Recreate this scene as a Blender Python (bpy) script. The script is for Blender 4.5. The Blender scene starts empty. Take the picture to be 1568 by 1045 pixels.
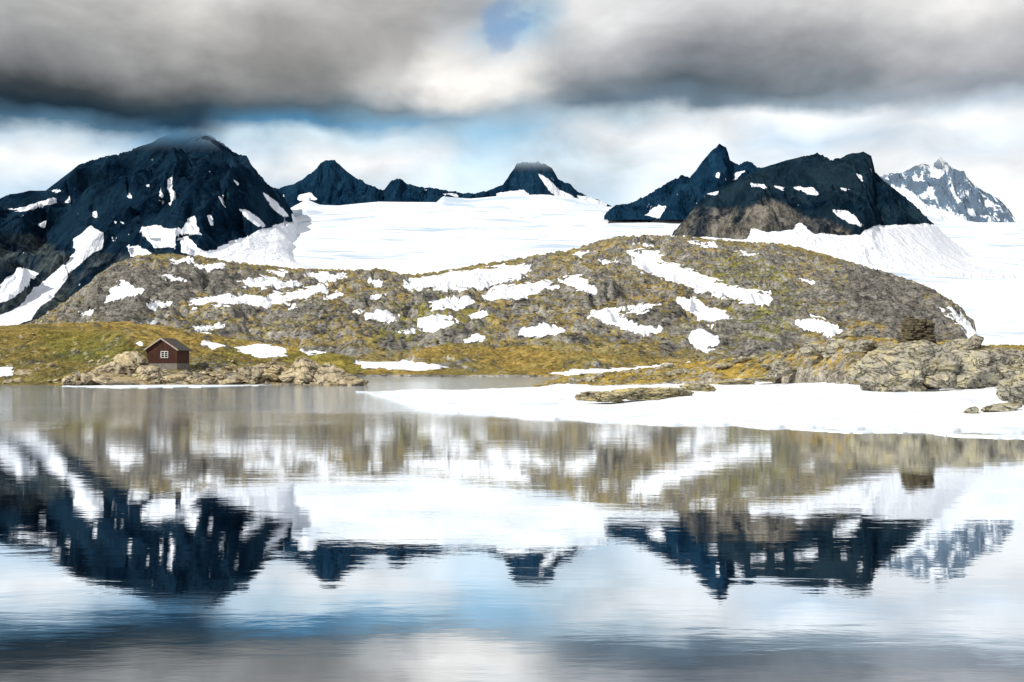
import bpy, math, numpy as np
from mathutils import Vector
F=1524.0; CX=784.0; HY=570.0; CH=2.0
scene=bpy.context.scene
rng=np.random.default_rng(7)
# ---------------------------------------------------------------- noise
def _h(ix,iy,s):
    h=(ix.astype(np.int64)*374761393+iy.astype(np.int64)*668265263+s*1442695041)&0xFFFFFFFF
    h=((h^(h>>13))*1274126177)&0xFFFFFFFF
    h=(h^(h>>16))&0xFFFFFFFF
    return h/4294967295.0*2*np.pi
def perlin(x,y,s=0):
    x0=np.floor(x);y0=np.floor(y);fx=x-x0;fy=y-y0
    def g(dx,dy):
        a=_h(x0+dx,y0+dy,s); return np.cos(a)*(fx-dx)+np.sin(a)*(fy-dy)
    sx=fx*fx*fx*(fx*(fx*6-15)+10); sy=fy*fy*fy*(fy*(fy*6-15)+10)
    a=g(0,0);b=g(1,0);c=g(0,1);d=g(1,1)
    return ((a+(b-a)*sx)+((c+(d-c)*sx)-(a+(b-a)*sx))*sy)*1.4
def fbm(x,y,o=5,s=0,g=0.5):
    r=0;a=1
    for i in range(o):
        r=r+a*perlin(x,y,s+i*17); x=x*2.03+3.1;y=y*2.03+1.7;a*=g
    return r
def billow(x,y,o=5,s=0,g=0.5):
    r=0;a=1
    for i in range(o):
        r=r+a*np.abs(perlin(x,y,s+i*17)); x=x*2.03+3.1;y=y*2.03+1.7;a*=g
    return r
def ridged(x,y,o=5,s=0,g=0.5):
    r=0;a=1
    for i in range(o):
        r=r+a*(1-2*np.abs(perlin(x,y,s+i*17))); x=x*2.03+3.1;y=y*2.03+1.7;a*=g
    return r
# ---------------------------------------------------------------- masks
MX0=-400; MW=2400; MH=700
def raster(polys,blur=2):
    m=np.zeros((MH,MW),np.float32)
    for P in polys:
        P=np.array(P,float); P[:,0]-=MX0
        a=np.floor(P.min(0)).astype(int)-1; b=np.ceil(P.max(0)).astype(int)+2
        a=np.maximum(a,0); b=np.minimum(b,[MW,MH])
        xs,ys=np.meshgrid(np.arange(a[0],b[0]),np.arange(a[1],b[1]))
        ins=np.zeros(xs.shape,bool); n=len(P)
        for i in range(n):
            x1,y1=P[i];x2,y2=P[(i+1)%n]
            if y1==y2: continue
            c=((y1>ys)!=(y2>ys))&(xs<(x2-x1)*(ys-y1)/(y2-y1)+x1)
            ins^=c
        m[a[1]:b[1],a[0]:b[0]]=np.maximum(m[a[1]:b[1],a[0]:b[0]],ins)
    for _ in range(blur):
        p=np.pad(m,1,mode='edge')
        m=(p[:-2,1:-1]+p[2:,1:-1]+p[1:-1,:-2]+p[1:-1,2:]+2*p[1:-1,1:-1])/6
        p=np.pad(m,1,mode='edge')
        m=(p[1:-1,:-2]+p[1:-1,2:]+p[1:-1,1:-1])/3
    return m
def sample(m,u,v):
    x=np.clip(u-MX0,0,MW-2);y=np.clip(v,0,MH-2)
    x0=x.astype(int);y0=y.astype(int);fx=x-x0;fy=y-y0
    return (m[y0,x0]*(1-fx)+m[y0,x0+1]*fx)*(1-fy)+(m[y0+1,x0]*(1-fx)+m[y0+1,x0+1]*fx)*fy
def tab(t):
    t=np.array(t,float); return lambda u:np.interp(u,t[:,0],t[:,1])
def const(c): return lambda u:np.full_like(np.asarray(u,float),c)
# ---------------------------------------------------------------- mesh helpers
def grid_mesh(name,X,Y,Z,attrs,mat,smooth=True):
    nt,nu=X.shape
    co=np.stack([X,Y,Z],-1).reshape(-1,3).astype(np.float32)
    i=np.arange(nt*nu).reshape(nt,nu)
    q=np.stack([i[:-1,:-1],i[:-1,1:],i[1:,1:],i[1:,:-1]],-1).reshape(-1,4).astype(np.int32)
    me=bpy.data.meshes.new(name)
    me.vertices.add(len(co)); me.vertices.foreach_set('co',co.ravel())
    me.loops.add(q.size); me.loops.foreach_set('vertex_index',q.ravel())
    me.polygons.add(len(q)); me.polygons.foreach_set('loop_start',np.arange(0,q.size,4,dtype=np.int32))
    me.polygons.foreach_set('use_smooth',np.full(len(q),smooth))
    for k,a in attrs.items():
        at=me.attributes.new(k,'FLOAT','POINT'); at.data.foreach_set('value',a.reshape(-1).astype(np.float32))
    me.update(calc_edges=True); me.validate()
    ob=bpy.data.objects.new(name,me); scene.collection.objects.link(ob)
    me.materials.append(mat); return ob
def mesh_obj(name,V,Fc,mat,smooth=True,parent=None):
    me=bpy.data.meshes.new(name); me.from_pydata([tuple(v) for v in V],[],[tuple(f) for f in Fc]); me.update()
    if smooth: me.polygons.foreach_set('use_smooth',[True]*len(me.polygons))
    ob=bpy.data.objects.new(name,me); scene.collection.objects.link(ob); me.materials.append(mat)
    if parent: ob.parent=parent
    return ob
def layer(name,top,bot,y0,y1,u0,u1,nu,nt,mat,p=1.0,noise=None,warp=0,back=0.6,bt=0.25,polys=(),polys2=(),fade=None,skirt=6,blur=2,envr=0.12,mwp=0,ms=30,clamp=1.5,keep=.15,polys3=(),tsm=None):
    U=np.linspace(u0,u1,nu)[None,:]; T=np.linspace(0,1+bt,nt)[:,None]
    U=np.broadcast_to(U,(nt,nu)).copy(); T=np.broadcast_to(T,(nt,nu)).copy()
    Y0=y0(U);Y1=y1(U); Y=Y0+(Y1-Y0)*T; X=(U-CX)/F*Y
    L=(Y1-Y0).mean()
    Uw=U+np.clip(1-T,0,1)*warp*fbm(X/L*2.2,Y/L*2.2,4,91) if warp else U
    tp=top(Uw); bo=bot(U); Tc=np.minimum(T,1)
    if tsm is not None: tp=tsm(Uw)+(tp-tsm(Uw))*Tc**14
    V=bo+(tp-bo)*Tc**p
    Z=CH+(HY-V)*np.where(T>1,Y1,Y)/F
    Z=Z-np.clip(Y-Y1,0,None)*back
    R=raster(polys,blur) if len(polys) else None
    du=mwp*fbm(X/ms,Y/ms,4,201,.6) if mwp else 0; dv=mwp*.55*fbm(X/ms+7,Y/ms+3,4,211,.6) if mwp else 0
    if noise is not None:
        env=np.clip(Tc/0.08,0,1)*(envr+(1-envr)*np.clip((1-T)/0.15,0,1)*(T<=1)+ (T>1)*0.3)
        if R is not None: env=env*(1-(1-keep)*sample(R,U+du,HY-(Z-CH)*F/Y+dv))
        Z=Z+noise(X,Y)*env
    Z=np.minimum(Z,CH+(HY-top(U)+clamp*fbm(U/7,Y/L*3,4,301,.6))*Y/F)
    Z[0,:]-=skirt
    vp=HY-(Z-CH)*F/Y
    at={}
    at['snow']=sample(R,U+du,vp+dv) if R is not None else np.zeros_like(Z)
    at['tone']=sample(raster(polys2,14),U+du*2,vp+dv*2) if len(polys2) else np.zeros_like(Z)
    at['green']=sample(raster(polys3,18),U,vp) if len(polys3) else np.zeros_like(Z)
    at['fade']=fade(U,vp) if fade else np.zeros_like(Z)
    ob=grid_mesh(name,X,Y,Z,at,mat)
    return ob,(U,T,X,Y,Z,vp)
# ---------------------------------------------------------------- shader helpers
class NT:
    def __init__(s,name,world=False):
        if world: s.o=bpy.data.worlds.new(name)
        else: s.o=bpy.data.materials.new(name)
        s.o.use_nodes=True; s.t=s.o.node_tree; s.t.nodes.clear()
    def n(s,ty,**k):
        nd=s.t.nodes.new(ty)
        for a,b in k.items(): setattr(nd,a,b)
        return nd
    def put(s,sock,v):
        if v is None: return
        if isinstance(v,bpy.types.NodeSocket): s.t.links.new(v,sock)
        else: sock.default_value=v
    def math(s,op,a,b=None,c=None,clamp=False):
        m=s.n('ShaderNodeMath',operation=op,use_clamp=clamp)
        for i,v in enumerate((a,b,c)): s.put(m.inputs[i],v)
        return m.outputs[0]
    def vm(s,op,a,b=None):
        m=s.n('ShaderNodeVectorMath',operation=op); s.put(m.inputs[0],a); s.put(m.inputs[1],b); return m.outputs[0]
    def noise(s,vec,scale,detail=6,rough=.55,dist=0):
        m=s.n('ShaderNodeTexNoise'); s.put(m.inputs['Vector'],vec)
        m.inputs['Scale'].default_value=scale;m.inputs['Detail'].default_value=min(detail,5)
        m.inputs['Roughness'].default_value=rough;m.inputs['Distortion'].default_value=dist
        return m.outputs['Fac']
    def ramp(s,f,stops,interp='LINEAR'):
        m=s.n('ShaderNodeValToRGB'); s.put(m.inputs[0],f); r=m.color_ramp; r.interpolation=interp
        while len(r.elements)<len(stops): r.elements.new(0.5)
        for e,(p,c) in zip(r.elements,stops):
            e.position=p; e.color=(c,c,c,1) if not hasattr(c,'__len__') else (*c,1)
        return m.outputs[0]
    def mr(s,v,a,b,c,d,smooth=False):
        m=s.n('ShaderNodeMapRange'); 
        if smooth: m.interpolation_type='SMOOTHSTEP'
        for i,x in enumerate((v,a,b,c,d)): s.put(m.inputs[i],x)
        return m.outputs[0]
    def mix(s,f,a,b,blend='MIX'):
        m=s.n('ShaderNodeMix',data_type='RGBA',blend_type=blend)
        s.put(m.inputs[0],f)
        for i,v in ((6,a),(7,b)):
            if isinstance(v,tuple) and len(v)==3: v=(*v,1)
            s.put(m.inputs[i],v)
        return m.outputs[2]
    def attr(s,n):
        m=s.n('ShaderNodeAttribute'); m.attribute_name=n; return m.outputs['Fac']
    def pos(s): return s.n('ShaderNodeNewGeometry').outputs['Position']
    def scl(s,v,x,y,z): return s.vm('MULTIPLY',v,(x,y,z))
def finish(m,col,rough=0.9,bump=None,bs=0.5,bd=1.0,fade=None,spec=0.2):
    b=m.n('ShaderNodeBsdfPrincipled'); m.put(b.inputs['Base Color'],col if isinstance(col,bpy.types.NodeSocket) else (*col,1))
    m.put(b.inputs['Roughness'],rough); b.inputs['Specular IOR Level'].default_value=spec
    if bump is not None:
        bn=m.n('ShaderNodeBump'); bn.inputs['Strength'].default_value=bs; bn.inputs['Distance'].default_value=bd
        m.put(bn.inputs['Height'],bump); m.put(b.inputs['Normal'],bn.outputs[0])
    out=m.n('ShaderNodeOutputMaterial'); sh=b.outputs[0]
    if fade is not None:
        t=m.n('ShaderNodeBsdfTransparent'); x=m.n('ShaderNodeMixShader'); m.put(x.inputs[0],fade)
        m.put(x.inputs[1],sh); m.put(x.inputs[2],t.outputs[0]); sh=x.outputs[0]
    m.put(out.inputs[0],sh); return m.o
def terrain_mat(name,grass,rock,f,steep=(0.80,0.93),tone=None,snowcol=(.86,.88,.92),bd=1.0,gmix=0.5,patch=0.9,crev=.75,sedge=1.1,fy=1.0):
    m=NT(name); P=m.pos(); g=m.n('ShaderNodeNewGeometry')
    Q=m.scl(P,1,fy,1.6)
    big=m.noise(P,0.012*f,4,.6,.4); mid=m.noise(Q,0.06*f,5,.68,.3); fine=m.noise(Q,0.4*f,5,.75)
    mixn=m.math('ADD',m.math('MULTIPLY',mid,.5),m.math('MULTIPLY',fine,.5))
    gc=m.ramp(mixn,grass)
    gc2=m.mix(m.ramp(big,[(.38,0.0),(.62,1.0)]),m.mix(1.0,gc,(.80,.84,.78),'MULTIPLY'),m.mix(1.0,gc,(1.2,1.08,.85),'MULTIPLY'))
    gc2=m.mix(m.attr('green'),gc2,m.mix(1.0,gc2,(.82,.95,.72),'MULTIPLY'))
    rc=m.ramp(mixn,rock)
    sep=m.n('ShaderNodeSeparateXYZ'); m.put(sep.inputs[0],g.outputs['Normal'])
    st=m.math('ADD',sep.outputs[2],m.math('MULTIPLY',m.math('SUBTRACT',mid,.5),patch))
    st=m.math('ADD',st,m.math('MULTIPLY',m.math('SUBTRACT',big,.5),gmix))
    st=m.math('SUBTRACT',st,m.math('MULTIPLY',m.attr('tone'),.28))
    gf=m.mr(st,steep[0],steep[1],0,1)
    c=m.mix(gf,rc,gc2)
    cr=m.noise(m.scl(P,1,fy,2.5),0.16*f,5,.7,.6)
    c=m.mix(m.ramp(cr,[(.37,crev),(.45,0.0)]),c,(.016,.017,.015))
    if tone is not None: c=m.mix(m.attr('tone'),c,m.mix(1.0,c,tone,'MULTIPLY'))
    sn=m.math('ADD',m.attr('snow'),m.math('MULTIPLY',m.math('SUBTRACT',mixn,.5),sedge))
    sn=m.math('ADD',sn,m.math('MULTIPLY',m.math('SUBTRACT',cr,.5),sedge*.6))
    sf=m.mr(sn,.44,.56,0,1)
    c=m.mix(sf,c,snowcol)
    bh=m.math('MULTIPLY',m.math('ADD',m.math('MULTIPLY',fine,.5),m.math('ADD',mid,cr)),m.math('SUBTRACT',1.05,sf))
    return finish(m,c,.95,bh,.9,bd)
# ---------------------------------------------------------------- camera
cd=bpy.data.cameras.new('camera'); cam=bpy.data.objects.new('camera',cd); scene.collection.objects.link(cam)
cam.location=(0,0,CH); cam.rotation_euler=(math.radians(90),0,0); cd.lens=35; cd.sensor_width=36
cd.shift_y=(HY-522.5)/1568; cd.clip_start=.1; cd.clip_end=120000; scene.camera=cam
# ---------------------------------------------------------------- world
w=NT('World',True); scene.world=w.o
tc=w.n('ShaderNodeTexCoord').outputs['Generated']
sp=w.n('ShaderNodeSeparateXYZ'); w.put(sp.inputs[0],tc)
az=w.math('ARCTAN2',sp.outputs[0],sp.outputs[1])
hyp=w.math('SQRT',w.math('ADD',w.math('MULTIPLY',sp.outputs[0],sp.outputs[0]),w.math('MULTIPLY',sp.outputs[1],sp.outputs[1])))
el=w.math('DIVIDE',sp.outputs[2],w.math('MAXIMUM',hyp,.02))
el=w.math('MINIMUM',w.math('MAXIMUM',el,-.2),3.0)
cb=w.n('ShaderNodeCombineXYZ'); w.put(cb.inputs[0],az); w.put(cb.inputs[1],w.math('MULTIPLY',el,1.5)); cv=cb.outputs[0]
def wn(off,scale,det=5,r=.5,dist=0):
    return w.math('SUBTRACT',w.noise(w.vm('ADD',cv,off),scale,det,r,dist),.5)
n_a=wn((3,1,0),6,4,.52); n_b=wn((9,4,2),9,5,.5)
az2=w.math('ADD',az,w.math('MULTIPLY',n_a,.18))
el2=w.math('ADD',el,w.math('MULTIPLY',n_b,.06))
def s2l(c): return tuple(((x/255)/12.92 if x/255<.04045 else ((x/255+.055)/1.055)**2.4) for x in c)
cols={
-100:[(0,175,177,178),(45,145,147,149),(90,95,99,103),(130,48,58,64),(160,34,52,64),(185,120,150,172),(208,230,240,246),(260,240,246,250),(300,200,222,238)],
100:[(0,196,196,194),(45,172,172,171),(90,128,130,132),(130,62,70,75),(160,32,49,62),(185,85,120,145),(208,205,222,234),(240,250,252,253),(280,196,220,240)],
280:[(0,222,221,218),(45,194,193,190),(90,158,158,157),(130,106,109,110),(160,54,70,80),(195,34,62,84),(220,110,160,196),(255,215,228,236)],
450:[(0,202,201,199),(45,172,170,168),(90,154,153,151),(130,125,128,129),(160,84,102,114),(188,80,132,168),(212,205,226,238),(250,250,252,253),(290,196,218,236)],
620:[(0,178,177,176),(45,162,161,161),(90,178,177,175),(130,188,188,187),(160,118,136,148),(188,125,170,200),(215,215,232,242),(250,250,251,252),(290,225,236,244)],
700:[(0,172,176,180),(45,190,194,198),(90,226,224,220),(125,248,245,240),(155,218,218,216),(180,142,170,190),(208,180,212,232),(240,232,240,246),(290,226,238,246)],
770:[(0,178,196,208),(45,150,190,218),(80,212,217,221),(110,240,238,234),(145,240,238,234),(172,172,190,203),(200,158,200,228),(230,190,218,236),(260,210,228,240)],
900:[(0,226,226,226),(45,216,216,216),(90,176,178,181),(130,124,133,141),(160,108,128,144),(186,190,210,222),(212,238,243,247),(255,225,238,246),(300,205,226,242)],
1050:[(0,206,207,208),(45,176,178,181),(90,136,140,147),(130,92,104,114),(158,112,133,150),(180,224,232,238),(212,250,252,253),(260,232,241,248)],
1250:[(0,216,216,216),(45,178,180,182),(90,145,149,154),(130,108,119,128),(152,142,158,170),(176,242,246,249),(215,200,218,234),(260,248,250,252)],
1500:[(0,234,233,232),(45,200,200,201),(90,184,185,189),(130,152,160,170),(156,192,205,216),(182,248,250,252),(230,226,236,245),(270,252,253,254)],
1700:[(0,220,220,220),(45,198,199,200),(90,172,175,180),(130,148,156,165),(158,185,198,210),(186,246,249,251),(230,236,242,247),(270,252,253,254)]}
prev=None;pa=None
f01=w.math('DIVIDE',el2,.5)
for u,st in cols.items():
    a=math.atan((u-CX)/F); ca=math.cos(a); S=[]
    for s_ in reversed(st): S.append(((HY-s_[0])/F*ca/.5,s2l(s_[1:])))
    S=[(0.05,s2l((236,243,248)))]+S+[(0.88,s2l((178,181,187))),(1.0,s2l((188,192,199)))]
    r=w.ramp(f01,S,'LINEAR')
    prev=r if prev is None else w.mix(w.mr(az2,pa,a,0,1,True),prev,r)
    pa=a
det=w.math('ADD',w.math('MULTIPLY',wn((1,7,5),12,4,.5,.6),.75),w.math('MULTIPLY',w.math('ADD',n_a,n_b),.4))
gain=w.math('ADD',1.05,det)
vs=w.n('ShaderNodeVectorMath',operation='SCALE'); w.put(vs.inputs[0],prev); w.put(vs.inputs['Scale'],gain); cloud=vs.outputs[0]
def g2(u,v,ru,rv):
    a=math.atan((u-CX)/F); e=(HY-v)/F*math.cos(a)
    da=w.math('DIVIDE',w.math('SUBTRACT',w.math('ADD',az,w.math('MULTIPLY',n_b,.16)),a),ru/F)
    de=w.math('DIVIDE',w.math('SUBTRACT',w.math('ADD',el,w.math('MULTIPLY',n_a,.12)),e),rv/F)
    d=w.math('ADD',w.math('MULTIPLY',da,da),w.math('MULTIPLY',de,de))
    return w.mr(d,0.0,1.4,.75,0,True)
hole=g2(772,44,26,36)
SUN=Vector((-.62,-.50,.62)).normalized()
sk=w.n('ShaderNodeTexSky',sky_type='NISHITA'); sk.sun_disc=False; sk.sun_elevation=math.asin(SUN.z); sk.sun_rotation=math.atan2(SUN.x,SUN.y)%(2*math.pi)
b1=w.n('ShaderNodeBackground'); w.put(b1.inputs[0],sk.outputs[0]); b1.inputs[1].default_value=.15
b2=w.n('ShaderNodeBackground'); w.put(b2.inputs[0],cloud); b2.inputs[1].default_value=1.0
mx=w.n('ShaderNodeMixShader'); w.put(mx.inputs[0],hole); w.put(mx.inputs[1],b2.outputs[0]); w.put(mx.inputs[2],b1.outputs[0])
wo=w.n('ShaderNodeOutputWorld'); w.put(wo.inputs[0],mx.outputs[0])
w.o.cycles.sampling_method='MANUAL'; w.o.cycles.sample_map_resolution=256
sl=bpy.data.lights.new('sun','SUN'); sl.energy=4.4; sl.angle=math.radians(.6); sl.color=(1,.95,.86)
so=bpy.data.objects.new('sun',sl); scene.collection.objects.link(so); so.rotation_euler=(-SUN).to_track_quat('-Z','Y').to_euler(); so.location=(-50,-50,80)
# ---------------------------------------------------------------- mountain materials, cloud shadow and haze put into dark blue base colours
def mtn_mat(name,dark,light,warm,snowy=0.0,streak=(1,.25,.35),f=1.0,fade=False,haze=None):
    m=NT(name); P=m.pos()
    n1=m.noise(m.scl(P,*streak),.012*f,5,.68,.4); n2=m.noise(P,.0035*f,5,.6,.2); n3=m.noise(P,.03*f,5,.7)
    c=m.ramp(m.math('ADD',m.math('MULTIPLY',n1,.6),m.math('MULTIPLY',n3,.4)),[(.38,tuple(x*.35 for x in dark)),(.5,dark),(.6,light)])
    c=m.mix(m.ramp(n2,[(.4,0.0),(.65,.7)]),c,light)
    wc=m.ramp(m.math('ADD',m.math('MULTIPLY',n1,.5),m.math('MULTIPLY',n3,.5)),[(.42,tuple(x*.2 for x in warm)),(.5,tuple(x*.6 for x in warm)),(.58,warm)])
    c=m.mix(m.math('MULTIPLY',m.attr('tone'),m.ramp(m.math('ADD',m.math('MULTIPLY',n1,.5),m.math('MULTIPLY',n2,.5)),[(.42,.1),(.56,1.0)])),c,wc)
    sn=m.math('ADD',m.attr('snow'),m.math('MULTIPLY',m.math('SUBTRACT',m.noise(m.scl(P,1,.6,.5),.016*f,5,.7),.5),1.7))
    if snowy: sn=m.math('ADD',sn,m.ramp(n1,[(.5-.08,0.0),(.60,snowy)]))
    else: sn=m.math('ADD',sn,m.ramp(m.noise(m.scl(P,1,.5,.5),.013*f,4,.6),[(.66,0.0),(.71,.5)]))
    sf=m.mr(sn,.42,.58,0,1)
    c=m.mix(sf,c,(.84,.87,.93))
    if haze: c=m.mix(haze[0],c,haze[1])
    fd=None
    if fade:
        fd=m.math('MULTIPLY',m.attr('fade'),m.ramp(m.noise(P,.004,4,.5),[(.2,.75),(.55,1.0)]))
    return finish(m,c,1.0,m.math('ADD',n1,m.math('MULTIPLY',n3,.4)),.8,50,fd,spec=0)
M_left=mtn_mat('cloud_shaded_rock',(.003,.012,.028),(.011,.032,.056),(.09,.11,.11),fade=True)
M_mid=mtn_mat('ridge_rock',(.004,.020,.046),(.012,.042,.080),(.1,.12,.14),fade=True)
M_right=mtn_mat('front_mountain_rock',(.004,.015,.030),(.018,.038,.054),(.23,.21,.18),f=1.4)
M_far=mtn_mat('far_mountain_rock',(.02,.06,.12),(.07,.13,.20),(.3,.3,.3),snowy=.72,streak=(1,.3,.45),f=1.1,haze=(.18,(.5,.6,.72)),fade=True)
def mn(amp,sc,seed): 
    return lambda X,Y: amp*(ridged(X/sc+.25*fbm(X/sc,Y/sc,3,5),Y/(sc*2.4),6,seed,.45)-1.0)+amp*.15*fbm(X/(sc*.22),Y/(sc*.35),4,seed+3,.5)
topL=tab([(-400,360),(-150,325),(0,304),(15,298),(45,291),(70,290),(90,275),(120,251),(150,243),(195,233),(215,222),(245,208),(270,201),(312,202),(330,212),(350,227),(365,237),(378,239),(385,253),(400,271),(410,283),(425,292),(435,304),(446,322),(460,350),(480,385),(520,420),(700,440)])
snowL=[[(110,365),(125,358),(140,346),(158,355),(160,380),(145,388),(132,398),(105,420),(98,405),(115,385)],
[(212,348),(240,346),(262,352),(280,350),(286,338),(299,331),(300,345),(310,360),(290,358),(270,362),(265,380),(235,382),(225,362)],
[(272,368),(290,362),(300,378),(325,388),(300,395),(275,385)],[(195,375),(215,376),(232,390),(200,395)],
[(258,276),(266,270),(268,300),(261,322),(259,300)],[(402,295),(420,306),(444,330),(438,333),(415,315)],
[(366,320),(382,324),(406,345),(395,348),(375,334)],[(5,323),(40,317),(60,308),(84,304),(88,312),(40,323)],
[(354,271),(368,279),(363,284)],[(73,291),(96,290),(90,297)],
[(-10,450),(10,425),(30,412),(58,418),(45,440),(20,458),(-10,470)],[(62,435),(95,404),(104,425),(85,450),(60,470),(48,490),(10,505),(-80,525),(-80,492),(-10,486),(30,470)],[(-120,440),(-60,430),(-30,470),(-120,480)],
[(449,338),(425,345),(400,350),(365,366),(330,380),(290,393),(285,480),(700,480),(700,280),(470,300),(452,320)],[(172,342),(178,340),(180,346)],[(185,342),(192,341),(191,347)],[(300,352),(306,350),(306,357)],[(223,284),(230,282),(229,288)],[(196,300),(200,290),(202,305)],[(335,300),(342,300),(350,318),(344,315)],[(140,330),(150,322),(148,334)],
[(242,300),(246,288),(248,306)],[(318,330),(324,328),(330,345),(324,344)],[(60,345),(75,338),(70,350)],[(100,310),(106,298),(108,312)],
[(-300,420),(-60,380),(-20,400),(-100,460),(-300,480)]]
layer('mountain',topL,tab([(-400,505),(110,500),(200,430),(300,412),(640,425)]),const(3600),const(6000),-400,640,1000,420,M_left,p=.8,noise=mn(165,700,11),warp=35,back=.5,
  polys=snowL,polys2=[[(-50,365),(60,360),(100,390),(120,430),(100,500),(-50,510)],[(150,388),(260,388),(300,400),(120,430)]],
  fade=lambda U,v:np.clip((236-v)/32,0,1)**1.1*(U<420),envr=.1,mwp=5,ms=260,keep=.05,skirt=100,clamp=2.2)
topC=tab([(380,300),(410,292),(425,289),(450,281),(470,271),(485,258),(498,245),(508,245),(520,250),(532,262),(545,272),(565,284),(588,291),(600,276),(612,274),(622,280),(655,288),(690,293),(720,297),(745,293),(770,281),(783,266),(790,252),(803,248),(832,249),(845,257),(855,275),(870,281),(885,293),(905,302),(935,314),(960,330)])
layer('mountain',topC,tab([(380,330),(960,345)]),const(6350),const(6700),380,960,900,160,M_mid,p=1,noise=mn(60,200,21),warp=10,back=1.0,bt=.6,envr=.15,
  polys=[[(824,262),(832,268),(855,290),(885,303),(850,303),(835,283)],[(760,296),(800,290),(812,300),(760,303)],[(455,300),(475,296),(485,306),(455,308)],[(675,297),(700,296),(702,303)],[(690,290),(735,296),(700,294)],[(885,297),(930,312),(925,320),(890,306)]],
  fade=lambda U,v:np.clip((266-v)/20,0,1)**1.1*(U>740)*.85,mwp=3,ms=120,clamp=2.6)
topB=tab([(925,330),(940,316),(960,313),(990,300),(1020,280),(1043,270),(1056,271),(1066,260),(1075,246),(1088,232),(1102,221),(1112,226),(1118,246),(1130,252),(1145,247),(1160,256),(1180,262),(1230,280)])
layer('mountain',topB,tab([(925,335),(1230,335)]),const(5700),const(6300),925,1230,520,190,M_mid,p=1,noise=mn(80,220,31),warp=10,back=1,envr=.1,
  polys=[[(1094,267),(1103,263),(1100,275)],[(1118,278),(1126,266),(1144,262),(1130,272)],[(985,330),(1010,312),(1020,318),(1010,335)]],mwp=3,ms=120,clamp=2.4)
topR=tab([(1005,380),(1030,358),(1042,345),(1062,318),(1075,302),(1090,293),(1125,278),(1150,266),(1165,256),(1185,249),(1210,242),(1235,238),(1253,235),(1266,243),(1276,246),(1290,240),(1305,234),(1322,231),(1334,238),(1340,262),(1352,275),(1375,293),(1400,315),(1430,342),(1450,362),(1480,385),(1560,425)])
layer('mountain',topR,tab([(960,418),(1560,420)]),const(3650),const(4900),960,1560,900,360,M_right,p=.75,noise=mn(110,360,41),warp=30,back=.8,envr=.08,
  polys=[[(1215,287),(1247,288),(1256,300),(1235,300)],[(1150,280),(1170,283),(1176,289),(1152,287)],[(1272,321),(1300,325),(1328,348),(1300,341),(1280,330)],[(1178,283),(1206,287),(1200,291)],[(1283,288),(1300,290),(1298,295)],[(1310,265),(1320,268),(1322,280)],[(1075,299),(1100,293),(1098,299)],
  [(900,362),(1030,362),(1140,367),(1150,350),(1175,358),(1210,352),(1225,342),(1245,358),(1320,360),(1345,345),(1435,345),(1600,345),(1600,500),(900,500)]],
  polys2=[[(1130,325),(1180,305),(1230,325),(1300,352),(1310,362),(1110,370)],[(1035,345),(1070,320),(1130,320),(1130,365),(1035,368)]],mwp=5,ms=200,keep=.04,skirt=100,clamp=2.6)  # first polys2 patch paints sunlit beige onto the lower slopes
topF=tab([(1280,300),(1345,272),(1360,266),(1380,264),(1398,256),(1412,251),(1424,252),(1440,240),(1450,250),(1462,260),(1475,263),(1488,280),(1505,292),(1530,305),(1545,320),(1556,338),(1580,350),(1700,380)])
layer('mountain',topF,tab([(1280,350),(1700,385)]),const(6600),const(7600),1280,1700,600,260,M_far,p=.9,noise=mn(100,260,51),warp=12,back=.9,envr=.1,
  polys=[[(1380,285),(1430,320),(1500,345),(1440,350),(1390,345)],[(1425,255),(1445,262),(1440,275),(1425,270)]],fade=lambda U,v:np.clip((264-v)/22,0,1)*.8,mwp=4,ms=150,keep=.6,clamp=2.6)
# ---------------------------------------------------------------- glacier
g=NT('glacier_snow'); P=g.pos()
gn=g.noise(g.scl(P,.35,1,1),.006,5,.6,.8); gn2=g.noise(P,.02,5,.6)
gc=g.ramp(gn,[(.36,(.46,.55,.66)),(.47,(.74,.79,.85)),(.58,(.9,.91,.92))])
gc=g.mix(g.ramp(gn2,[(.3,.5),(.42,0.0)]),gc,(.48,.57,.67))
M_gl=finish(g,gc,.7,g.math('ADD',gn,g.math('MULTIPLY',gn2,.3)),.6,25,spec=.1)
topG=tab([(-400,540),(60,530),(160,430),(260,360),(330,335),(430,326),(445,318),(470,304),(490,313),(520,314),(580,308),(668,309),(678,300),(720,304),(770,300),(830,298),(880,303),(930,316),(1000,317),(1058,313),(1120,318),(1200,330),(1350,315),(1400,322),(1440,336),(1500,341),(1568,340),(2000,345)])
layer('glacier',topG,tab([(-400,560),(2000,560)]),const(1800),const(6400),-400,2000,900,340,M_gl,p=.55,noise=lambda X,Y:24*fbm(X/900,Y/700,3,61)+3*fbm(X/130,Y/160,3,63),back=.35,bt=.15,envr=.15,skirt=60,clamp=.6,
  tsm=tab([(-400,540),(60,530),(160,430),(260,370),(360,340),(460,326),(700,318),(1000,322),(1300,334),(1568,341),(2000,345)]))
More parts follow.
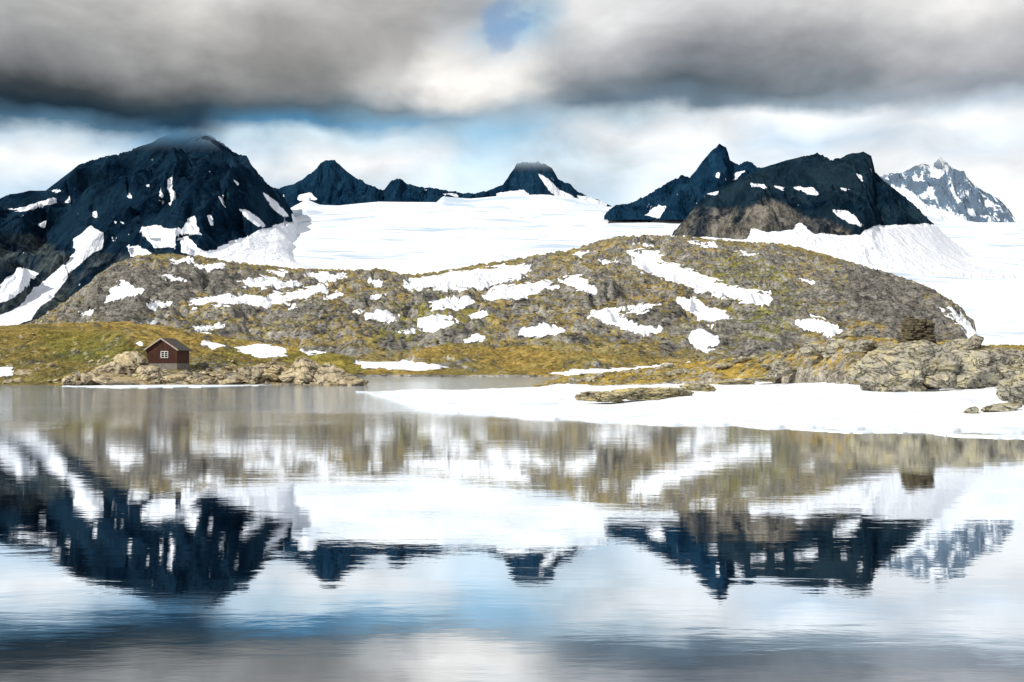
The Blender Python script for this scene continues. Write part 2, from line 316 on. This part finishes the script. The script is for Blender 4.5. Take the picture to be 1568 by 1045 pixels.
# ---------------------------------------------------------------- mid hill
grass=[(.37,(.028,.028,.012)),(.45,(.17,.145,.058)),(.53,(.35,.285,.125)),(.61,(.56,.48,.26))]
rock=[(.37,(.028,.029,.029)),(.45,(.18,.17,.15)),(.53,(.37,.35,.31)),(.62,(.68,.65,.59))]
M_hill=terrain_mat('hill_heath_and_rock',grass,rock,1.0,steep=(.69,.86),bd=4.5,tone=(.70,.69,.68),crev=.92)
topM=tab([(-400,560),(-60,540),(0,512),(60,488),(100,462),(130,440),(150,420),(180,402),(215,391),(260,388),(310,393),(360,402),(450,410),(530,414),(590,413),(620,421),(650,419),(700,411),(800,395),(880,381),(915,370),(945,363),(1000,361),(1060,362),(1120,369),(1200,374),(1260,387),(1320,407),(1380,424),(1430,444),(1470,470),(1492,495),(1500,540),(1600,570),(2000,575)])
snowM=[[(612,432),(640,424),(700,416),(760,407),(812,405),(815,418),(770,434),(740,441),(690,444),(650,441),(625,446)],[(735,452),(760,440),(790,436),(840,431),(852,438),(820,449),(790,460),(750,460)],[(853,428),(880,421),(905,434),(917,448),(895,451),(865,438)],
[(660,463),(690,455),(715,451),(727,462),(700,474),(655,478)],[(640,490),(650,482),(680,486),(704,492),(692,504),(655,508),(638,502)],[(720,478),(745,474),(748,485),(723,489)],[(790,504),(830,493),(870,503),(855,515),(810,518),(788,511)],[(702,521),(735,511),(742,520),(710,527)],
[(962,385),(1010,382),(1018,392),(1002,397),(1040,404),(1080,424),(1130,440),(1180,448),(1188,458),(1170,472),(1130,460),(1070,445),(1010,427),(985,417),(968,400)],[(898,480),(940,471),(1000,464),(1028,466),(980,475),(945,482),(970,491),(1008,500),(1010,511),(985,513),(940,498),(915,491)],
[(1028,454),(1060,457),(1090,470),(1123,480),(1112,491),(1085,498),(1065,491),(1060,479),(1035,467)],[(1043,510),(1070,505),(1097,513),(1108,530),(1080,540),(1055,531)],[(1218,490),(1240,484),(1270,492),(1295,507),(1285,515),(1250,515),(1225,501)],
[(912,394),(940,399),(946,407),(925,404)],[(1055,370),(1097,372),(1090,378),(1060,377)],[(157,458),(185,430),(210,436),(219,447),(195,457),(162,468)],[(283,462),(340,451),(400,454),(450,446),(495,435),(502,445),(470,457),(420,467),(350,465),(288,470)],
[(362,432),(400,424),(440,430),(475,434),(430,442),(380,439)],[(498,450),(522,445),(520,458),(500,460)],[(300,405),(330,402),(348,409),(320,416)],[(263,398),(292,397),(297,405),(268,408)],[(528,478),(552,474),(550,483)],[(552,482),(580,477),(618,487),(590,494),(558,491)],
[(222,462),(262,460),(256,472),(226,471)],[(298,500),(335,495),(342,503),(305,509)],[(603,508),(637,503),(632,512)],[(218,492),(242,487),(236,498)],[(428,470),(457,466),(452,476)],[(1212,425),(1248,428),(1236,434)],[(125,480),(150,470),(140,490)],[(400,413),(450,418),(430,424)],[(490,418),(530,423),(500,429)],[(560,430),(600,433),(575,441)],[(960,371),(1010,376),(985,381)],[(240,420),(300,429),(262,432)],
[(460,420),(500,416),(530,424),(500,432)],[(1120,385),(1160,388),(1150,394)],[(560,455),(590,450),(585,460)],[(1440,470),(1475,480),(1492,500),(1500,560),(1470,500)],[(300,512),(325,510),(318,517)],[(870,390),(900,384),(890,396)]]
hn=lambda X,Y: 30*(billow(X/210,Y/260,6,71,.55)-.42)+15*(billow(X/55,Y/50,4,75,.6)-.35)
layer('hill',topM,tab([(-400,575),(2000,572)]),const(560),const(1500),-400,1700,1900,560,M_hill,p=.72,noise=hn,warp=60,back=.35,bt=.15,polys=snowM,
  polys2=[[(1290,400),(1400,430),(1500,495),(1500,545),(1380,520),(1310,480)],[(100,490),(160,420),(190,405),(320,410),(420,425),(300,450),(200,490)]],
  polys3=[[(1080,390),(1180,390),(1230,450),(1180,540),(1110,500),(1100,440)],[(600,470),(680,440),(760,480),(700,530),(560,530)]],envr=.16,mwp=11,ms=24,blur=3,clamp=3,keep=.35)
grass2=[(.36,(.05,.042,.012)),(.45,(.19,.145,.04)),(.54,(.35,.26,.08)),(.64,(.52,.43,.21))]
M_gold=terrain_mat('foreland_grass',grass2,rock,1.6,steep=(.66,.80),bd=1.4)
topM2=tab([(-400,505),(100,495),(200,492),(300,508),(350,517),(430,528),(500,540),(560,549),(615,549),(635,534),(665,527),(720,524),(800,527),(870,533),(950,545),(1050,553),(1150,560),(1400,566),(2000,568)])
layer('foreland_hill',topM2,tab([(-400,577),(2000,575)]),const(430),const(640),-400,1500,1300,220,M_gold,p=.75,noise=lambda X,Y:8*(billow(X/60,Y/80,5,81)-.4)+3*(billow(X/15,Y/17,4,85)-.4),warp=25,back=.25,bt=.2,
  polys=[[(360,531),(400,527),(437,533),(440,546),(400,548),(368,540)],[(458,536),(490,528),(502,540),(470,546)],[(308,520),(350,530),(330,536),(308,529)],[(540,555),(590,545),(640,556),(695,564),(640,567),(555,564)],[(822,570),(900,566),(1000,560),(1058,553),(1052,561),(960,569),(880,574)]],
  polys3=[[(340,530),(560,545),(560,580),(340,580)]],mwp=5,ms=14,clamp=2,envr=.3)
# ---------------------------------------------------------------- left shore
grass3=[(.36,(.03,.030,.01)),(.45,(.12,.10,.028)),(.54,(.25,.195,.055)),(.64,(.44,.36,.17))]
rock3=[(.37,(.03,.027,.022)),(.45,(.18,.16,.125)),(.54,(.40,.36,.29)),(.63,(.68,.63,.53))]
M_near=terrain_mat('shore_grass_and_rock',grass3,rock3,4.0,steep=(.64,.80),bd=.5,fy=.6)
topS=tab([(-400,500),(0,504),(60,498),(110,500),(180,508),(215,522),(235,540),(258,548),(290,548),(330,542),(400,548),(440,555),(500,562),(540,574),(562,590),(580,600),(620,610)])
def sh_noise(X,Y): return 2.0*(billow(X/16,Y/18,5,91)-.4)+.8*(billow(X/4,Y/4,4,95)-.4)
HX=(258-CX)/F*166
_,LS=layer('shore_meadow',topS,tab([(-400,590),(520,590),(560,594),(620,615)]),const(152),tab([(-400,330),(110,320),(215,215),(258,180),(420,190),(560,170)]),-400,620,1000,300,M_near,p=.9,
  noise=sh_noise,warp=8,back=.12,bt=.35,polys=[[(-60,562),(18,562),(22,577),(-60,580)],[(205,525),(222,521),(222,530)],[(292,530),(322,532),(318,537),(295,536)]],polys2=[[(110,570),(560,565),(560,600),(110,600)]],polys3=[[(60,505),(180,510),(220,545),(150,560),(80,545)]],skirt=3,mwp=4,ms=5,clamp=2)
# ---------------------------------------------------------------- right promontory
grass4=[(.36,(.05,.042,.012)),(.45,(.20,.15,.035)),(.54,(.38,.28,.07)),(.64,(.54,.44,.18))]
M_prom=terrain_mat('promontory_grass_and_rock',grass4,rock3,8.0,steep=(.66,.86),bd=.3,fy=.7)
topP=tab([(790,604),(820,590),(860,577),(950,569),(1010,561),(1070,553),(1150,546),(1215,541),(1240,526),(1300,516),(1370,520),(1385,527),(1430,527),(1445,520),(1490,522),(1500,528),(1568,529),(1900,520)])
_,PS=layer('promontory',topP,tab([(790,604),(900,592),(1000,587),(1180,578),(1295,574),(1310,588),(1900,590)]),tab([(790,120),(820,122),(1000,104),(1180,82),(1310,60),(1900,54)]),tab([(790,150),(950,130),(1070,110),(1200,88),(1300,72),(1380,64.5),(1900,64)]),790,1900,1000,240,M_prom,p=.8,
  noise=lambda X,Y:.9*(billow(X/7,Y/7,5,101)-.38)+.3*(billow(X/1.8,Y/1.8,4,105)-.4),warp=10,back=.25,bt=.5,skirt=1.5,clamp=2.5,envr=.2)
# ---------------------------------------------------------------- snow shelf
s=NT('lake_shore_snow'); P=s.pos()
sn1=s.noise(P,.5,5,.6); sn2=s.noise(P,4,5,.6)
sc=s.ramp(sn1,[(.34,(.66,.71,.78)),(.44,(.82,.85,.89)),(.6,(.90,.91,.92))])
sz_=s.n('ShaderNodeSeparateXYZ'); s.put(sz_.inputs[0],P)
edge=s.mr(s.math('ADD',sz_.outputs[2],s.math('MULTIPLY',s.math('SUBTRACT',sn1,.5),.2)),.0,.12,.7,0)
sc=s.mix(edge,sc,(.55,.64,.72))
M_snow=finish(s,sc,.6,s.math('ADD',sn1,s.math('MULTIPLY',sn2,.15)),.4,.3,spec=.2)
eu=[(560,601),(575,606),(600,613),(640,628),(700,633),(770,636),(850,643),(1000,649),(1200,655),(1400,659),(1568,663),(1900,668)]
ey=tab([(u,CH*F/(v-HY)) for u,v in eu]); by=tab([(560,99),(700,101),(810,108),(900,128),(1000,122),(1180,98),(1310,76),(1568,66),(1900,62)])
bz=tab([(560,.12),(800,.3),(1000,.85),(1180,1.7),(1310,2.1),(1568,1.7),(1900,1.6)])
nu,nt=1000,220
U=np.broadcast_to(np.linspace(545,1900,nu)[None,:],(nt,nu)).copy()
T=np.broadcast_to((np.linspace(0,1,nt)**1.8)[:,None],(nt,nu)).copy()
Y0=ey(U)+1.6*fbm(U/60,U*0+.3,3,111,.4)*np.clip((U-560)/60,.1,1); Y1=np.maximum(by(U),Y0+.5); Y=Y0+(Y1-Y0)*T; X=(U-CX)/F*Y
lip=np.clip((Y-Y0)/.35,0,1)**.7
Z=-.03+.12*lip+(bz(U)-.1)*T**1.1+np.clip((Y-Y0)/1.5,0,1)*np.clip(T*4,0.15,1)*(.22*fbm(X/9,Y/9,4,113)+.04*fbm(X/1.5,Y/1.5,3,115))
Z[0,:]=-.12
grid_mesh('snow_field',X,Y,Z,{},M_snow)
def floe(name,pts,z=.04):
    out=[]
    for i in range(len(pts)):
        a=np.array(pts[i],float);b=np.array(pts[(i+1)%len(pts)],float)
        for k in range(10):
            q=a+(b-a)*k/10+rng.normal(0,1,2)*np.array([2.0,.25]); y=CH*F/(max(q[1],572)-HY); out.append(((q[0]-CX)/F*y,y))
    n=len(out); V=[(x,y,z) for x,y in out]+[(x,y,-.2) for x,y in out]
    Fc=[list(range(n))]+[(i,i+n,(i+1)%n+n,(i+1)%n) for i in range(n)]
    return mesh_obj(name,V,Fc,M_ice,False)
s=NT('floe_ice'); M_ice=finish(s,s.ramp(s.noise(s.pos(),1.5,5,.6),[(.35,(.6,.68,.75)),(.6,(.84,.87,.9))]),.6)
floe('ice_floe',[(1430,665),(1500,667),(1600,669),(1600,673),(1520,671),(1450,668)],.03)
floe('ice_floe',[(95,592),(200,590),(330,589),(420,590),(330,593),(200,595)],.06)
floe('ice_floe',[(-60,584),(60,583),(100,585),(60,588),(-60,588)],.08)
floe('ice_floe',[(1210,658),(1330,661),(1400,663),(1300,663.5)],.02)
# ---------------------------------------------------------------- rocks
import bmesh
bm=bmesh.new(); bmesh.ops.create_icosphere(bm,subdivisions=6,radius=1); ICO=np.array([v.co[:] for v in bm.verts]); ICF=[[v.index for v in f.verts] for f in bm.faces]; bm.free()
bm=bmesh.new(); bmesh.ops.create_icosphere(bm,subdivisions=3,radius=1); ICOs=np.array([v.co[:] for v in bm.verts]); ICFs=[[v.index for v in f.verts] for f in bm.faces]; bm.free()
def rock_geo(size,loc,rz=0,small=False,npl=15,nz=.09,tilt=.2,boxy=False):
    D=ICOs if small else ICO; r=np.full(len(D),1.15)
    if boxy: r=np.minimum(1/(np.abs(D)**7).sum(1)**(1/7),1.35)*.95
    for _ in range(npl):
        n=rng.normal(size=3); n/=np.linalg.norm(n); d=rng.uniform(.5,.95)+(.4 if boxy else 0); dn=D@n
        r=np.where(dn>.05,np.minimum(r,d/np.maximum(dn,.05)),r)
    o=rng.uniform(0,90)
    r=r*(1+nz*fbm(D[:,0]*1.8+D[:,2]*1.3+o,D[:,1]*1.8-D[:,2]*1.5+o,5,3,.6))-nz*np.clip(.12-np.abs(fbm(D[:,0]*1.4+D[:,2]+o,D[:,1]*1.4+D[:,2]*.8-o,3,8)),0,1)*3.5
    if not small: r=r-nz*.5*billow(D[:,0]*4+D[:,2]*3+o,D[:,1]*4-D[:,2]*3.4+o,4,13,.5)
    V=D*r[:,None]*np.array(size)/2
    t=rng.normal(0,tilt); c,s_=math.cos(t),math.sin(t); V=np.stack([V[:,0]*c-V[:,2]*s_,V[:,1],V[:,0]*s_+V[:,2]*c],1)
    c,s_=math.cos(rz),math.sin(rz); V=np.stack([V[:,0]*c-V[:,1]*s_,V[:,0]*s_+V[:,1]*c,V[:,2]],1)
    return V+np.array(loc)
def rocks(name,specs,mat,small=False,**k):
    Vs=[];Fs=[];n=0
    for sz,loc,rz in specs:
        V=rock_geo(sz,loc,rz,small,**k); Vs.append(V); Fs+=[[i+n for i in f] for f in (ICFs if small else ICF)]; n+=len(V)
    return mesh_obj(name,np.concatenate(Vs),Fs,mat)
def rock_mat(name,base,lichen,f=1.0,bd=.08,amt=.5):
    m=NT(name); P=m.pos(); a=m.noise(P,1.2*f,5,.65,.5); b=m.noise(P,6*f,5,.7); c_=m.noise(m.scl(P,1,1,2.2),.7*f,5,.6,1.2)
    c=m.ramp(m.math('ADD',m.math('MULTIPLY',a,.5),m.math('MULTIPLY',b,.5)),[(.36,tuple(x*.18 for x in base)),(.45,tuple(x*.7 for x in base)),(.54,base),(.63,tuple(min(x*1.7,.8) for x in base))])
    c=m.mix(m.ramp(a,[(.5,0.0),(.62,amt)]),c,lichen)
    ck=m.math('ABSOLUTE',m.math('SUBTRACT',c_,.5)); c=m.mix(m.ramp(ck,[(.004,.85),(.018,0.0)]),c,(.02,.018,.015))
    g_=m.n('ShaderNodeNewGeometry'); sp_=m.n('ShaderNodeSeparateXYZ'); m.put(sp_.inputs[0],g_.outputs['Normal'])
    top=m.mr(m.math('ADD',sp_.outputs[2],m.math('SUBTRACT',a,.5)),.75,.95,0,.45)
    c=m.mix(top,c,lichen)
    return finish(m,c,.9,m.math('ADD',a,m.math('ADD',m.math('MULTIPLY',b,.4),m.math('MULTIPLY',m.ramp(ck,[(0,0.0),(.03,1.0)]),.5))),1.0,bd*1.5)
M_rock=rock_mat('lichen_rock',(.38,.355,.29),(.42,.36,.16))
M_rockL=rock_mat('shore_rock',(.50,.42,.29),(.38,.28,.10),f=.28,bd=.3,amt=.5)
def W(u,v,y): return ((u-CX)/F*y, y, CH+(HY-v)*y/F)
def px(y): return y/F
def rk(u0,u1,v0,v1,y,dy=None):
    c=W((u0+u1)/2,(v0+v1)/2,y); wd=(u1-u0)*px(y)*1.18; h=(v1-v0)*px(y)*1.25
    return ((wd,dy or wd*.8,h),c,rng.uniform(-.25,.25))
rocks('rock_outcrop',[rk(1298,1400,545,604,56,3.2),rk(1325,1450,532,604,57,3.5),rk(1400,1530,534,600,57.5,3.6),rk(1490,1610,532,592,58,3.5),rk(1570,1720,524,594,57,4),rk(1225,1262,526,548,72,2),rk(1262,1310,522,545,70,2),rk(1290,1345,520,545,67,2.5),rk(1440,1498,518,545,61.5,2),rk(1180,1225,560,575,76,2),rk(1420,1470,572,594,55,1.5)],M_rock,nz=.14)
rocks('boulder',[rk(1528,1592,578,618,44,1.6)],M_rock,nz=.13)
rocks('boulder',[rk(1474,1498,624,637,40,.6)],M_rock)
rocks('boulder',[rk(1510,1555,617,634,40,1.0)],M_rock)
rocks('flat_shore_rock',[rk(888,960,599,617,58,2.5),rk(930,1015,596,615,59,2.5),rk(990,1060,594,612,60,2.5),rk(1050,1100,587,599,66,1.5),rk(1090,1160,582,591,74,2),rk(1150,1200,576,584,80,2)],rock_mat('mossy_rock',(.46,.41,.27),(.50,.40,.14),amt=.7,f=1.0),nz=.16,tilt=.05)
sp=[]
for _ in range(90):
    u=rng.uniform(830,1560); y=np.interp(u,[830,1000,1180,1310,1560],[122,106,84,63,58])*rng.uniform(.99,1.12)
    Up,Tp,Xp,Yp,Zp,_v=PS; j=int((u-790)/(1110)*999); i=np.argmin(np.abs(Yp[:,j]-y)); w_=rng.uniform(.4,2.2)
    if abs(u-1404)<30: continue
    sp.append(((w_,w_*.8,w_*rng.uniform(.3,.6)),(Xp[i,j],Yp[i,j],Zp[i,j]+w_*.05),rng.uniform(0,3)))
rocks('promontory_rocks',sp,M_rock,small=True)
sp=[]
for (a,b,c,d,y) in [(118,150,568,592,153),(140,195,558,590,156),(175,222,545,585,160),(200,250,560,591,155),(235,300,562,590,156),(290,340,572,591,154),(360,410,560,590,155),(385,450,548,590,158),(430,500,553,591,156),(480,535,562,592,153),(520,562,576,595,150),(95,125,576,591,152),(330,372,578,591,153),(150,240,572,592,152),(20,60,566,579,170)]:
    for k in range(2):
        ww=(b-a)*rng.uniform(.7,1.0); a1=a+rng.uniform(0,max((b-a)-ww,.1)); hh=(d-c)*rng.uniform(.6,1.0)
        sp.append(rk(a1,a1+ww,d-hh,d,y+rng.uniform(-1.5,1.5),ww*px(y)*.9))
rocks('shoreline_rocks',sp,M_rockL,nz=.11,npl=11)
sp=[]
for _ in range(150):
    u=rng.uniform(-20,560); t=rng.uniform(0,1)**1.7; Up,Tp,Xp,Yp,Zp,_v=LS
    j=int((u+400)/1020*999); i=int(t*180)+3; w_=rng.uniform(.4,2.4)
    if abs(u-258)<42 and Yp[i,j]>158: continue
    sp.append(((w_,w_*.8,w_*rng.uniform(.35,.7)),(Xp[i,j],Yp[i,j],Zp[i,j]+w_*.08),rng.uniform(0,3)))
rocks('scattered_rocks',sp,M_rockL,small=True)
# ---------------------------------------------------------------- cairn
cx,cy,cz=W(1404,531,62.0); sp=[]
z=cz-.1
while z<W(0,495,62.0)[2]:
    h=rng.uniform(.10,.2); t=(z-cz)/1.5; wd=2.0-.45*t; n=int(rng.integers(3,6))
    for rowy in (-.42,0,.42):
        xs=np.linspace(-wd/2,wd/2,n+1)
        for k in range(n):
            c=(xs[k]+xs[k+1])/2+rng.normal(0,.06); ww=(xs[1]-xs[0])*rng.uniform(.95,1.3)
            sp.append(((ww,.6,h*rng.uniform(1.0,1.25)),(cx+c,cy+rowy*(1-.3*t)+rng.normal(0,.07),z+h/2),rng.uniform(-.25,.25)))
    z+=h*.96
sp.append(((.8,.6,.22),(cx-.35,cy,z+.08),.3)); sp.append(((.5,.5,.16),(cx+.3,cy,z+.06),.6)); sp.append(((.4,.4,.14),(cx-.4,cy,z+.24),.1))
rocks('stone_cairn',sp,rock_mat('cairn_stone',(.12,.10,.07),(.20,.165,.07),f=2,bd=.03),small=True,tilt=.05,npl=5,boxy=True,nz=.06)
# ---------------------------------------------------------------- hut
hz=W(258,557,166)[2]
hut=bpy.data.objects.new('wooden_cabin',None); scene.collection.objects.link(hut); hut.location=(HX,166,hz); hut.rotation_euler=(0,0,math.radians(-7)); hut.scale=(.9,.9,.94)
def simple(name,c,rough=.8):
    m=NT(name); o=m.n('ShaderNodeTexCoord').outputs['Object']; n=m.noise(m.scl(o,3,3,.6),2,5,.6)
    col=m.ramp(n,[(.3,tuple(x*.55 for x in c)),(.7,tuple(min(1,x*1.25) for x in c))])
    return finish(m,col,rough)
mw=simple('red_brown_boards',(.085,.036,.026)); mwh=simple('white_trim',(.75,.74,.70)); mroof=simple('roof_turf_felt',(.10,.085,.07)); mgl=simple('window_glass',(.02,.03,.04),.1); mst=simple('foundation_stone',(.22,.2,.17)); mfa=simple('weathered_fascia',(.46,.40,.34)); mba=simple('batten_boards',(.05,.02,.014))
def box(name,x0,x1,y0,y1,z0,z1,mat):
    V=[(x,y,z) for z in (z0,z1) for y in (y0,y1) for x in (x0,x1)]
    return mesh_obj(name,V,[(0,2,3,1),(4,5,7,6),(0,1,5,4),(1,3,7,5),(3,2,6,7),(2,0,4,6)],mat,False,hut)
w2,dl,wh,ap=2.85,2.6,2.5,4.3
V=[(-w2,-dl,0),(w2,-dl,0),(w2,-dl,wh),(0,-dl,ap-.1),(-w2,-dl,wh)]; V+=[(x,dl,z) for x,_,z in V]
mesh_obj('walls',V,[(0,1,2,3,4),(9,8,7,6,5),(1,6,7,2),(5,0,4,9)],mw,False,hut)
bx=[];bf=[]
for i in range(24):
    x=-w2+.12+i*(2*w2-.24)/23; top=wh+(ap-.1-wh)*(1-abs(x)/w2)-.06; n=len(bx)
    bx+=[(x-.03,-dl-.035,0),(x+.03,-dl-.035,0),(x+.03,-dl-.035,top),(x-.03,-dl-.035,top),(x-.03,-dl,0),(x+.03,-dl,0),(x+.03,-dl,top),(x-.03,-dl,top)]
    bf+=[(n,n+1,n+2,n+3),(n,n+3,n+7,n+4),(n+1,n+5,n+6,n+2)]
mesh_obj('battens',bx,bf,mba,False,hut)
ov=.4
for s_,nm in ((-1,'roof_left'),(1,'roof_right')):
    ex=s_*(w2+.45); ez=wh-(ap-wh)*.45/w2
    V=[(0,-dl-ov,ap),(ex,-dl-ov,ez),(ex,dl+ov,ez),(0,dl+ov,ap)]; V+=[(x,y,z+.16) for x,y,z in V]
    mesh_obj(nm,V,[(0,1,2,3),(4,7,6,5),(0,4,5,1),(1,5,6,2),(2,6,7,3),(3,7,4,0)],mroof,False,hut)
    V=[(0,-dl-ov-.05,ap-.05),(ex,-dl-ov-.05,ez-.05),(ex,-dl-ov-.05,ez+.2),(0,-dl-ov-.05,ap+.2)]; V+=[(x,y+.045,z) for x,y,z in V]
    mesh_obj('fascia_'+nm,V,[(0,1,2,3),(7,6,5,4),(3,2,6,7),(1,0,4,5),(2,1,5,6)],mfa,False,hut)
box('window_glass',-.05,1.15,-dl-.05,-dl-.045,1.05,2.05,mgl)
for nm,a in (('frame_left',(-.17,-.05,.95,2.15)),('frame_right',(1.15,1.27,.95,2.15)),('frame_top',(-.05,1.15,2.05,2.15)),('frame_bottom',(-.05,1.15,.95,1.05)),('mullion',(.5,.6,1.05,2.05))):
    box(nm,a[0],a[1],-dl-.12,-dl-.04,a[2],a[3],mwh)
for i,zz in enumerate((1.35,1.68)):
    box('glazing_bar_%d'%i,-.05,.5,-dl-.1,-dl-.052,zz,zz+.06,mwh); box('glazing_bar_r%d'%i,.6,1.15,-dl-.1,-dl-.052,zz,zz+.06,mwh)
box('corner_board_left',-w2-.05,-w2+.1,-dl-.05,-dl+.1,0,wh-.15,mw); box('corner_board_right',w2-.1,w2+.05,-dl-.05,-dl+.1,0,wh-.15,mw)
box('foundation',-w2-.08,w2+.08,-dl-.08,dl+.08,-1.5,0,mst)
# ---------------------------------------------------------------- water, ground
m=NT('lake_water'); P=m.pos(); sp_=m.n('ShaderNodeSeparateXYZ'); m.put(sp_.inputs[0],P)
breeze=m.mr(m.math('ADD',sp_.outputs[1],m.math('ADD',m.math('MULTIPLY',sp_.outputs[0],-.25),m.math('MULTIPLY',m.noise(P,.05,3,.5),20))),44,85,0,1,True)
breeze=m.math('MULTIPLY',breeze,m.ramp(m.noise(m.scl(P,.25,1,1),.12,4,.6),[(.35,.35),(.6,1.0)]))
n1=m.noise(m.scl(P,.5,1.7,1),1.6,4,.55,.3); n2=m.noise(m.scl(P,.5,1.3,1),.32,3,.5,.2); n3=m.noise(m.scl(P,.6,1.5,1),5.0,3,.5)
mid_=m.mr(sp_.outputs[1],16,38,1.0,2.2)
h=m.math('ADD',m.math('MULTIPLY',m.math('MULTIPLY',n1,.0011),mid_),m.math('MULTIPLY',n2,.0036))
h=m.math('ADD',h,m.math('MULTIPLY',m.math('ADD',m.math('MULTIPLY',n3,.022),m.math('MULTIPLY',n1,.075)),breeze))
h=m.math('ADD',h,m.math('MULTIPLY',n3,.0003))
bn=m.n('ShaderNodeBump'); bn.inputs['Strength'].default_value=1; bn.inputs['Distance'].default_value=1; m.put(bn.inputs['Height'],h)
gl=m.n('ShaderNodeBsdfGlossy'); m.put(gl.inputs['Color'],(.93,.965,1.0,1)); m.put(gl.inputs['Roughness'],m.mr(sp_.outputs[1],16,36,.022,.055)); m.put(gl.inputs['Normal'],bn.outputs[0])
df=m.n('ShaderNodeBsdfDiffuse'); m.put(df.inputs['Color'],(.0008,.003,.006,1))
fr=m.n('ShaderNodeFresnel'); fr.inputs[0].default_value=1.33
mx=m.n('ShaderNodeMixShader'); m.put(mx.inputs[0],m.mr(fr.outputs[0],.1,.6,.86,.97)); m.put(mx.inputs[1],df.outputs[0]); m.put(mx.inputs[2],gl.outputs[0])
o=m.n('ShaderNodeOutputMaterial'); m.put(o.inputs[0],mx.outputs[0])
mesh_obj('lake_water',[(-900,-200,0),(900,-200,0),(900,700,0),(-900,700,0)],[(0,1,2,3)],m.o,False)
m=NT('ground_soil'); c=m.ramp(m.noise(m.pos(),.01,5,.6),[(.3,(.05,.05,.03)),(.7,(.12,.11,.07))])
mesh_obj('ground',[(-60000,-60000,-5),(60000,-60000,-5),(60000,60000,-5),(-60000,60000,-5)],[(0,1,2,3)],finish(m,c),False)
scene.view_settings.view_transform='Standard'; scene.view_settings.look='None'; scene.view_settings.exposure=0
